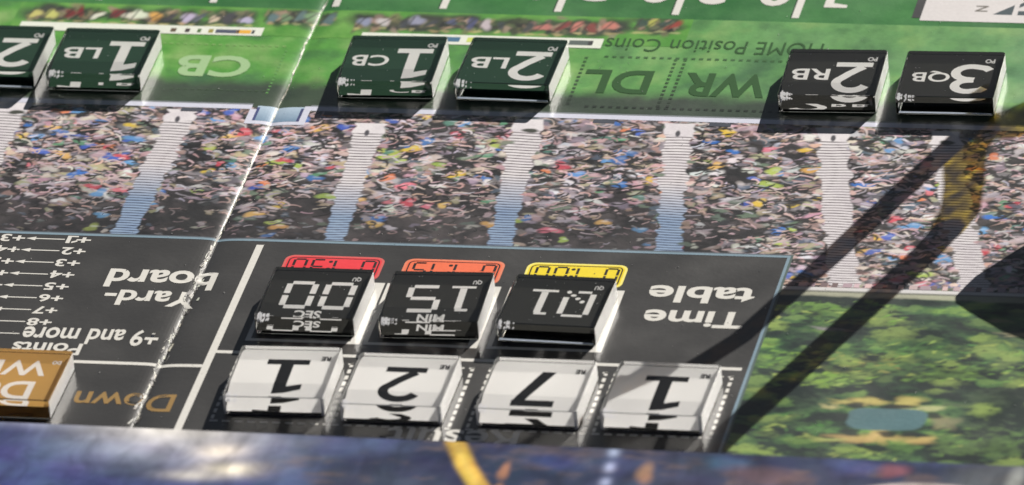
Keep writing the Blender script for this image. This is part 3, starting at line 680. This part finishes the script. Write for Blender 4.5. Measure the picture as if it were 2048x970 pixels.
INKS = {'green': ink_sheet('dark_green_print', (.038, .082, .052), 0), 'black': ink_sheet('black_print', (.048, .048, .044), 0), 'white': ink_sheet('white_print', (.93, .92, .90), 0), 'brown': ink_sheet('tan_print', (.66, .40, .13), .15)}
I_WHITE = ink_sheet('tile_white_ink', (.9, .89, .87), 0); I_BLACK = ink_sheet('tile_black_ink', (.022, .022, .022), 0)
M_RIM_GLINT = ink_sheet('painted_highlight', (.62, .70, .82), 0); M_GLINT = ink_sheet('glint_flakes', (.9, .9, .92), 0)  # pale colours for the imitated edge highlight and corner glint
SHEETS = {}
for k, m_ in INKS.items():
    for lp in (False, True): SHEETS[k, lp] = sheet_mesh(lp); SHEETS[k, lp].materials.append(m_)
def tile(name, x, y, deg, kind, parts, label, cat, group, under=True):
    t = empty(name, (x, y, 0), R(deg)); tagged(t, label, cat, group)
    bl = link('acrylic_block', BLOCK_PALE if kind == 'white' else BLOCK, t); bl.cycles.is_caustics_caster = True
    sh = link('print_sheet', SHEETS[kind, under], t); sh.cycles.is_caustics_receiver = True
    mk = link('glint_flakes', glint_mesh(hash(label) % 1000 if False else len(label) * 7 + int(x * 10)), t); mk.cycles.is_caustics_receiver = True; mk['kind'] = 'stuff'
    if not under and kind != 'brown':
        rm = bpy.data.meshes.new('rim_highlight'); rm.from_pydata([(-.94, -.988, .040), (.94, -.988, .034), (.94, -.945, .045), (-.94, -.90, .058)], [], [(0, 1, 2, 3)]); rm.update(); rm.materials.append(M_RIM_GLINT); q = link('rim_highlight', rm, t); q.cycles.is_caustics_receiver = True  # added pale strip painting a highlight along the lower front edge
    ink = I_BLACK if kind == 'white' else I_WHITE
    zt = ZM + ZT / 2 + .0012; zb = ZM - ZT / 2 - .0012
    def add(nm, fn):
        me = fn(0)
        for q in ((bend(me), lip_reflection(me)) if under else (me,)):  # the lip copy stands in for the lettering's reflection
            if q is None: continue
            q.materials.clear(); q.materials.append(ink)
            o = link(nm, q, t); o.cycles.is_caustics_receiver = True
    for p in parts:
        if p[0] == 'digit':
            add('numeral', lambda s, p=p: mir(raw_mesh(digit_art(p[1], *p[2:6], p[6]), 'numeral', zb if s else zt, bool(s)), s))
        elif p[0] == 'text':
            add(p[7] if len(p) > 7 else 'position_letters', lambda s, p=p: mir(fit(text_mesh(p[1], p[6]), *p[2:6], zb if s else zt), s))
        elif p[0] == 'seg':
            def f(s, p=p):
                A = Art()
                for ch, x0, x1, y0, y1 in p[1]:
                    if ch == 'I':       # a one with foot and cap, as on the tiles
                        A.stroke([(x0, y1), (x1, y1)], .085, (0,) * 3, 0); A.stroke([((x0 + x1) / 2, y1 - .05), ((x0 + x1) / 2, y0 + .04)], .14, (0,) * 3, .0004); A.stroke([((x0 + x1) / 2 - .05, y0), ((x0 + x1) / 2 + .2, y0)], .085, (0,) * 3, .0008)
                    elif ch == 'D':     # dotted zero
                        for (ax, ay), (bx, by) in (((x0 + .2, y1), (x1 - .05, y1)), ((x0 + .05, y0), (x1 - .05, y0))): A.stroke([(ax, ay), (bx, by)], .085, (0,) * 3, 0)
                        A.stroke([(x1, y0 + .07), (x1, y1 - .07)], .12, (0,) * 3, .0003); A.stroke([(x0, y0 + .07), (x0, y1 - .22)], .12, (0,) * 3, .0003)
                        for q in range(4): blob(A, x0 + .02 + q * .11, y1 - .02 - q * .12, .06, .05, (0,) * 3, .0006, rough=.05)
                    else: sevenseg(A, ch, x0, x1, y0, y1, .125, (0,) * 3, 0)
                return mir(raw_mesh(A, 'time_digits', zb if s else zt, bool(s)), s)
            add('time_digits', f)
    return t
def mir(me, s):
    """the underside carries the same design, so it reads the right way when the tile is turned over"""
    if s:
        me.transform(Matrix.Scale(-1, 4, (1, 0, 0))); 
    return me
def pos_tile(x, y, deg, kind, d, letters, label, lx=(-.86, -.08), under=True):
    tile('position_tile', x, y, deg, kind, [('digit', d, .0 if d != '1' else .04, .78, -.66, .58, .195), ('text', letters, lx[0], lx[1], -.18, .29, .016), ('text', 'PO', .62, .82, .64, .82, .045, 'corner_code')], label, 'game tile', 'acrylic position tiles on the field', under)
pos_tile(-12.22, 6.80, .5, 'green', '2', 'LB', 'dark green acrylic tile cut off by the left edge, numeral 2', under=False)
pos_tile(-9.955, 6.783, .35, 'green', '1', 'LB', 'dark green acrylic tile reading 1 LB, left of the fold')
pos_tile(-3.856, 6.81, 1.81, 'green', '1', 'CB', 'dark green acrylic tile reading 1 CB, right of the fold')
pos_tile(-1.37, 6.837, -.47, 'green', '2', 'LB', 'dark green acrylic tile reading 2 LB, beside the 1 CB tile', under=False)
pos_tile(5.329, 6.741, 1.89, 'black', '2', 'RB', 'black acrylic tile reading 2 RB')
pos_tile(7.742, 6.793, 1.63, 'black', '3', 'QB', 'black acrylic tile reading 3 QB, at the far right', lx=(-.80, -.02), under=False)
def time_tile(x, y, deg, segs, word_, label, under=True):
    parts = [('seg', segs), ('text', 'QU', .62, .80, .64, .82, .045, 'corner_code')]
    if word_: parts.append(('text', word_, -.27, .27, -.80, -.54, .03, 'unit_word'))
    tile('time_tile', x, y, deg, 'black', parts, label, 'game tile', 'black acrylic time tiles in the time table', under)
time_tile(-3.354, -2.982, .1, [('0', -.58, -.06, -.42, .52), ('0', .20, .72, -.42, .52)], 'SEC', 'black acrylic tile with digits 00 SEC below the red time tag')
time_tile(-.902, -2.969, 1.96, [('5', -.56, .02, -.42, .52), ('I', .24, .72, -.38, .52)], 'MIN', 'black acrylic tile with digits 15 MIN below the orange time tag')
time_tile(1.508, -2.992, -1.71, [('I', -.58, -.06, -.38, .52), ('D', .14, .66, -.42, .52)], None, 'black acrylic tile with digits 01 below the yellow time tag', under=False)
def res_tile(x, y, deg, d, label, under=True):
    tile('result_tile', x, y, deg, 'white', [('digit', d, -.40, .44, -.66, .62, .20), ('text', 'RE', .64, .83, .59, .76, .04, 'corner_code')], label, 'game tile', 'white acrylic result tiles in the bottom row', under)
res_tile(-3.295, -6.124, 1.35, '1', 'white acrylic tile with black 1, leftmost of the white tiles')
res_tile(-.921, -6.267, -.16, '2', 'white acrylic result tile with black numeral 2, between the 1 and the 7')
res_tile(1.768, -6.27, -.56, '7', 'white acrylic result tile with black numeral 7')
res_tile(4.216, -6.269, -.99, '1', 'white acrylic tile with black 1, rightmost of its row, crossed by a shadow')
tile('down_tile', -8.62, -6.58, -.5, 'brown', [('text', 'Do', -.62, .52, -.80, -.10, .02, 'down_letters'), ('text', 'WN', -.85, .62, .12, .70, .02, 'down_letters'), ('text', 'DO', .66, .84, .58, .72, .05, 'corner_code')], 'tan acrylic tile with white letters, cut off at the lower left', 'game tile', None, under=False)

# ------------------------------------------------------------------ game box in front of the board
box = empty('game_box', (1.5, -20.4, -.34), R(-.9))
tagged(box, 'box with a blurry blue stadium picture in front of the board', 'box')
HB = 1.84
bm = bmesh.new(); bmesh.ops.create_cube(bm, size=1); bmesh.ops.scale(bm, vec=(36, 20, HB - .02), verts=bm.verts); bmesh.ops.translate(bm, vec=(0, 0, (HB - .02) / 2), verts=bm.verts)
bmesh.ops.bevel(bm, geom=bm.edges[:], offset=.03, segments=2, affect='EDGES')
me = bpy.data.meshes.new('box_body'); bm.to_mesh(me); bm.free(); link('box_body', me, box, solid('box_card', c(60, 66, 96), .4))
# lid print: soft out-of-focus stadium with lights
m, N, L, b = mat('box_cover_print', Roughness=.28)
a = N.new('ShaderNodeVertexColor'); a.layer_name = 'ink'
tc = N.new('ShaderNodeTexCoord'); mp = N.new('ShaderNodeMapping'); mp.inputs['Scale'].default_value = (1, .55, 1); L.new(tc.outputs['Object'], mp.inputs['Vector'])
n1 = N.new('ShaderNodeTexNoise'); n1.inputs['Scale'].default_value = 1.6; n1.inputs['Detail'].default_value = 4; n1.inputs['Distortion'].default_value = .6; L.new(mp.outputs[0], n1.inputs['Vector'])
n2 = N.new('ShaderNodeTexNoise'); n2.inputs['Scale'].default_value = 1.1; n2.inputs['Detail'].default_value = 2; mp2 = N.new('ShaderNodeMapping'); mp2.inputs['Location'].default_value = (7, 3, 2); L.new(tc.outputs['Object'], mp2.inputs['Vector']); L.new(mp2.outputs[0], n2.inputs['Vector'])
r1 = N.new('ShaderNodeMapRange'); r1.inputs['From Min'].default_value = .3; r1.inputs['From Max'].default_value = .7; r1.inputs['To Min'].default_value = .62; r1.inputs['To Max'].default_value = 1.35; L.new(n1.outputs['Fac'], r1.inputs['Value'])
hs = N.new('ShaderNodeHueSaturation'); r2 = N.new('ShaderNodeMapRange'); r2.inputs['From Min'].default_value = .3; r2.inputs['From Max'].default_value = .7; r2.inputs['To Min'].default_value = .485; r2.inputs['To Max'].default_value = .525
L.new(n2.outputs['Fac'], r2.inputs['Value']); L.new(r2.outputs[0], hs.inputs['Hue']); L.new(r1.outputs[0], hs.inputs['Value']); L.new(a.outputs['Color'], hs.inputs['Color']); L.new(hs.outputs['Color'], b.inputs['Base Color'])
F = Art()
LIGHTS = [(-8.6, 10.05, 2.2, .25, (140, 148, 172), .8), (-5.8, 9.3, 2.0, .8, (168, 172, 188), .85), (-6.1, 9.95, 1.6, .5, (224, 220, 216), .95), (-4.95, 9.25, .5, .30, (236, 224, 214), 1.), (-4.6, 8.6, .6, .28, (240, 228, 212), 1.), (-5.3, 8.3, .6, .2, (220, 214, 206), .7)]
saved_dip = dip
F.sheet(-17.9, 17.9, -9.9, 6.6, c(62, 66, 96), HB)
for x0, x1 in ((-17.9, -12.4), (12.4, 17.9)): F.sheet(x0, x1, 6.6, 9.97, c(62, 70, 110), HB)
F.build('cover_margin', m, box)
K = Canvas(-12.4, 12.4, 6.6, 9.97, 18, 18, c(58, 76, 130))
n1, n2, n3 = K.noise(1.8, .8, 4, 41), K.noise(.6, .28, 4, 42), K.noise(3, 1.2, 3, 43); XX, YY = np.broadcast_arrays(K.X[None], K.Y[:, None])
K.a = lerp3(c(40, 52, 96), c(78, 94, 140), (n1 - .3) * 1.8 + (n2 - .5) * .6)
r_ = lerp3(lerp3(c(38, 48, 76), c(66, 72, 94), (n1 - .3) * 2.2), c(110, 94, 94), (n2 - .52) * 2.4); r_ = lerp3(r_, c(70, 82, 118), (n3 - .52) * 4)
K.a = lerp3(K.a, r_, (XX + 4.0 + (n2 - .5) * 2) / 1.4)
for lx, ly, rx, ry, q, op in LIGHTS: 
    d = ((XX - lx) / rx) ** 2 + ((YY - ly) / ry) ** 2; K.a = lerp3(K.a, c(*q), op * np.exp(-d * 1.1) * (.75 + .5 * n2))
K.a = lerp3(K.a, c(176, 190, 222), .8 * np.exp(-((XX - 2.55 - (9.97 - YY) * .05) / .11) ** 2) * (.55 + .45 * np.sin(YY * 11)) * (YY > 8.4))
for x, y, rx, ry, q, op in [(.62, 8.95, .11, .26, (196, 146, 98), .6), (.62, 8.3, .1, .2, (186, 140, 96), .6), (3.3, 9.1, .17, .32, (190, 144, 104), .6), (7.2, 9.7, .5, .28, (80, 94, 140), .6), (7.95, 9.6, .24, .26, (160, 90, 98), .55), (4.8, 9.6, .4, .25, (56, 92, 132), .7), (5.6, 9.2, .8, .3, (120, 92, 98), .6), (1.5, 9.4, .5, .3, (60, 76, 130), .6), (9.8, 9.5, .8, .6, (100, 104, 104), .6), (10.3, 9.2, .14, .8, (176, 180, 176), .7), (4.2, 8.6, .6, .3, (50, 50, 70), .7)]: K.dab(x, y, rx, ry, c(*q), 0, .9, .15, op)
K.line([(-.60, 10.1), (-.15, 9.1), (.35, 8.2), (1.2, 6.6)], .36, c(226, 176, 78), .12, .95)
K.line([(-.60, 10.1), (-.15, 9.1), (.35, 8.2), (1.2, 6.6)], .12, c(236, 198, 110), .12, .6)
w_ = K.win(6.0, 11.2, 6.6, 9.4); d = np.hypot((w_[2] - 8.7) / 2.2, (w_[3] - 7.7) / 1.5); K.lay(w_, np.clip((1 - d) * 8, 0, 1), np.array(c(126, 98, 98))); K.lay(w_, np.clip(1 - np.abs(d - .96) * 14, 0, 1), np.array(c(196, 184, 178)))
dip = lambda x: 0.0
K.build('cover_print', m, box, z=HB)
dip = saved_dip

# ------------------------------------------------------------------ sunglasses on their case, just outside the frame: they shade the board
SH = Vector((sun_dir.x / sun_dir.z, sun_dir.y / sun_dir.z))
ZG = 4.8
def gp(x, y, z=ZG): return Vector((x + SH.x * z, y + SH.y * z, z))
case = empty('glasses_case', (17.9, 17.4, -.34)); tagged(case, 'black padded glasses case standing at the right of the board', 'glasses case')
bm = bmesh.new(); bmesh.ops.create_cube(bm, size=1); bmesh.ops.scale(bm, vec=(6.0, 8.5, 4.6), verts=bm.verts); bmesh.ops.translate(bm, vec=(0, 0, 2.3), verts=bm.verts)
bmesh.ops.bevel(bm, geom=bm.edges[:], offset=.8, segments=5, affect='EDGES')
me = bpy.data.meshes.new('case_body'); bm.to_mesh(me); bm.free(); link('case_body', me, case, solid('case_leather', (.02, .02, .022), .5))
gl = empty('sunglasses', gp(9, 4)); tagged(gl, 'folded tortoiseshell sunglasses with dark lenses resting on the black case', 'sunglasses')
def tort(name, lo, hi, amb, base):
    m = bpy.data.materials.new(name); m.use_nodes = True; N = m.node_tree.nodes; L = m.node_tree.links; b = N['Principled BSDF']; b.inputs['Base Color'].default_value = (.03, .015, .006, 1); b.inputs['Roughness'].default_value = .12
    tr = N.new('ShaderNodeBsdfTransparent'); n = N.new('ShaderNodeTexNoise'); n.inputs['Scale'].default_value = 2.4; n.inputs['Detail'].default_value = 4; n.inputs['Distortion'].default_value = .8
    tc = N.new('ShaderNodeTexCoord'); L.new(tc.outputs['Object'], n.inputs['Vector'])
    cr = N.new('ShaderNodeValToRGB'); cr.color_ramp.elements[0].position = .35; cr.color_ramp.elements[0].color = (*base, 1); cr.color_ramp.elements[1].position = .62; cr.color_ramp.elements[1].color = (*amb, 1)
    L.new(n.outputs['Fac'], cr.inputs['Fac']); L.new(cr.outputs['Color'], tr.inputs['Color'])
    mr = N.new('ShaderNodeMapRange'); mr.inputs['From Min'].default_value = .35; mr.inputs['From Max'].default_value = .6; mr.inputs['To Min'].default_value = lo; mr.inputs['To Max'].default_value = hi; L.new(n.outputs['Fac'], mr.inputs['Value'])
    mx = N.new('ShaderNodeMixShader'); L.new(mr.outputs[0], mx.inputs['Fac']); L.new(b.outputs[0], mx.inputs[1]); L.new(tr.outputs[0], mx.inputs[2])
    L.new(mx.outputs[0], N['Material Output'].inputs['Surface']); return m
M_T1 = tort('dark_tortoiseshell', .22, .72, (.52, .38, .22), (.20, .14, .09)); M_T2 = tort('amber_tortoiseshell', .40, .99, (.92, .80, .18), (.28, .21, .05))
def bar(name, pts, wds, th, m):
    """a flattened bar lying along the points (shadow positions on the board)"""
    P = [gp(x, y) for x, y in pts]; bm = bmesh.new(); rings = []
    for k, p in enumerate(P):
        a, d = P[max(0, k - 1)], P[min(len(P) - 1, k + 1)]; t = (d - a).normalized(); s = Vector((-t.y, t.x, 0)); wv_ = wds[k] / 2
        ring = []
        for q in range(10):
            an = 2 * math.pi * q / 10; ring.append(bm.verts.new(p - gl.location + s * wv_ * math.cos(an) + Vector((0, 0, th / 2 * math.sin(an)))))
        rings.append(ring)
    for r0, r1 in zip(rings, rings[1:]):
        for q in range(10): bm.faces.new((r0[q], r0[(q + 1) % 10], r1[(q + 1) % 10], r1[q]))
    bm.faces.new(rings[0][::-1]); bm.faces.new(rings[-1]); bmesh.ops.recalc_face_normals(bm, faces=bm.faces)
    me = bpy.data.meshes.new(name); bm.to_mesh(me); bm.free()
    for p in me.polygons: p.use_smooth = True
    return link(name, me, gl, m)
bar('temple', [(8.35, 5.2), (7.6, 3.1), (6.5, -.1), (5.25, -3.5), (4.2, -5.3), (3.5, -6.3), (2.9, -7.1)], [.5, .52, .5, .46, .5, .7, .5], .3, M_T1)
bar('temple', [(8.62, 1.2), (8.35, .2), (7.6, -1.9), (6.7, -4.4), (5.75, -7.0), (5.3, -8.4)], [.62, .62, .6, .6, .62, .6], .3, M_T1)
bar('hinge_end', [(8.55, .9), (8.72, 1.8), (8.62, 3.0), (8.4, 4.4), (8.5, 5.4)], [.66, .8, .8, .9, 1.0], .3, M_T2)
bar('front_frame', [(8.2, 5.3), (9.1, 5.45), (10.2, 6.6), (11.5, 8.2), (13.2, 9.0)], [.8, 1.1, 1.2, 1.1, 1.0], .3, M_T2)
m = bpy.data.materials.new('dark_lens'); m.use_nodes = True; N = m.node_tree.nodes; L = m.node_tree.links
tr = N.new('ShaderNodeBsdfTransparent'); tr.inputs['Color'].default_value = (.12, .12, .10, 1); mx = N.new('ShaderNodeMixShader'); mx.inputs['Fac'].default_value = .12
N['Principled BSDF'].inputs['Base Color'].default_value = (.01, .01, .01, 1); N['Principled BSDF'].inputs['Roughness'].default_value = .05
L.new(N['Principled BSDF'].outputs[0], mx.inputs[1]); L.new(tr.outputs[0], mx.inputs[2]); L.new(mx.outputs[0], N['Material Output'].inputs['Surface'])
LP = [(9.18, -1.62), (9.3, -1.2), (10.0, .0), (11.0, 1.6), (12.3, 3.0), (13.6, 3.0), (14.6, 1.8), (14.6, -.6), (13.6, -2.6), (12.2, -3.6), (11.2, -3.5), (10.3, -2.9), (9.55, -2.2), (9.22, -1.85)]
bm = bmesh.new(); LZ = lambda x: 1.7 + .5 * (x - 9.2)
tops = [bm.verts.new(gp(x, y, LZ(x)) - gl.location) for x, y in LP]; bots = [bm.verts.new(gp(x, y, LZ(x)) - gl.location - Vector((0, 0, .2))) for x, y in LP]
bm.faces.new(tops); bm.faces.new(bots[::-1])
for k in range(len(LP)): bm.faces.new((tops[k], bots[k], bots[(k + 1) % len(LP)], tops[(k + 1) % len(LP)]))
bmesh.ops.recalc_face_normals(bm, faces=bm.faces); me = bpy.data.meshes.new('lens'); bm.to_mesh(me); bm.free(); link('lens', me, gl, m)

# ------------------------------------------------------------------ dust
bm = bmesh.new()
def speck(x, y, z, r):
    vs = [bm.verts.new((x + r * random.uniform(.5, 1.2) * math.cos(a), y + r * random.uniform(.5, 1.2) * math.sin(a), z)) for a in (0, 1.3, 2.6, 3.8, 5.1)]
    t = bm.verts.new((x, y, z + r * .8))
    for k in range(5): bm.faces.new((vs[k], vs[(k + 1) % 5], t))
for k in range(620): 
    x, y = random.uniform(-13, 12), random.uniform(-8, 10.5); speck(x, y, .0095 + saved_dip(x), random.choice((.006, .008, .010, .014)))
for tx, ty in ((-3.354, -2.98), (-.9, -2.97), (1.5, -2.99), (1.5, -2.99), (-3.86, 6.81), (-1.37, 6.84), (5.33, 6.74), (7.74, 6.79), (-9.95, 6.78)):
    for k in range(12): speck(tx + random.uniform(-.85, .85), ty + random.uniform(-.85, .85), H + .0135, random.choice((.006, .008, .012)))
speck(4.9, 8.45, .008, .035)
me = bpy.data.meshes.new('dust'); bm.to_mesh(me); bm.free(); o = link('dust', me, None, solid('dust_fluff', (.75, .74, .72), .9)); o['kind'] = 'stuff'; o['label'] = 'pale dust specks scattered over the board and tiles'; o['category'] = 'dust'
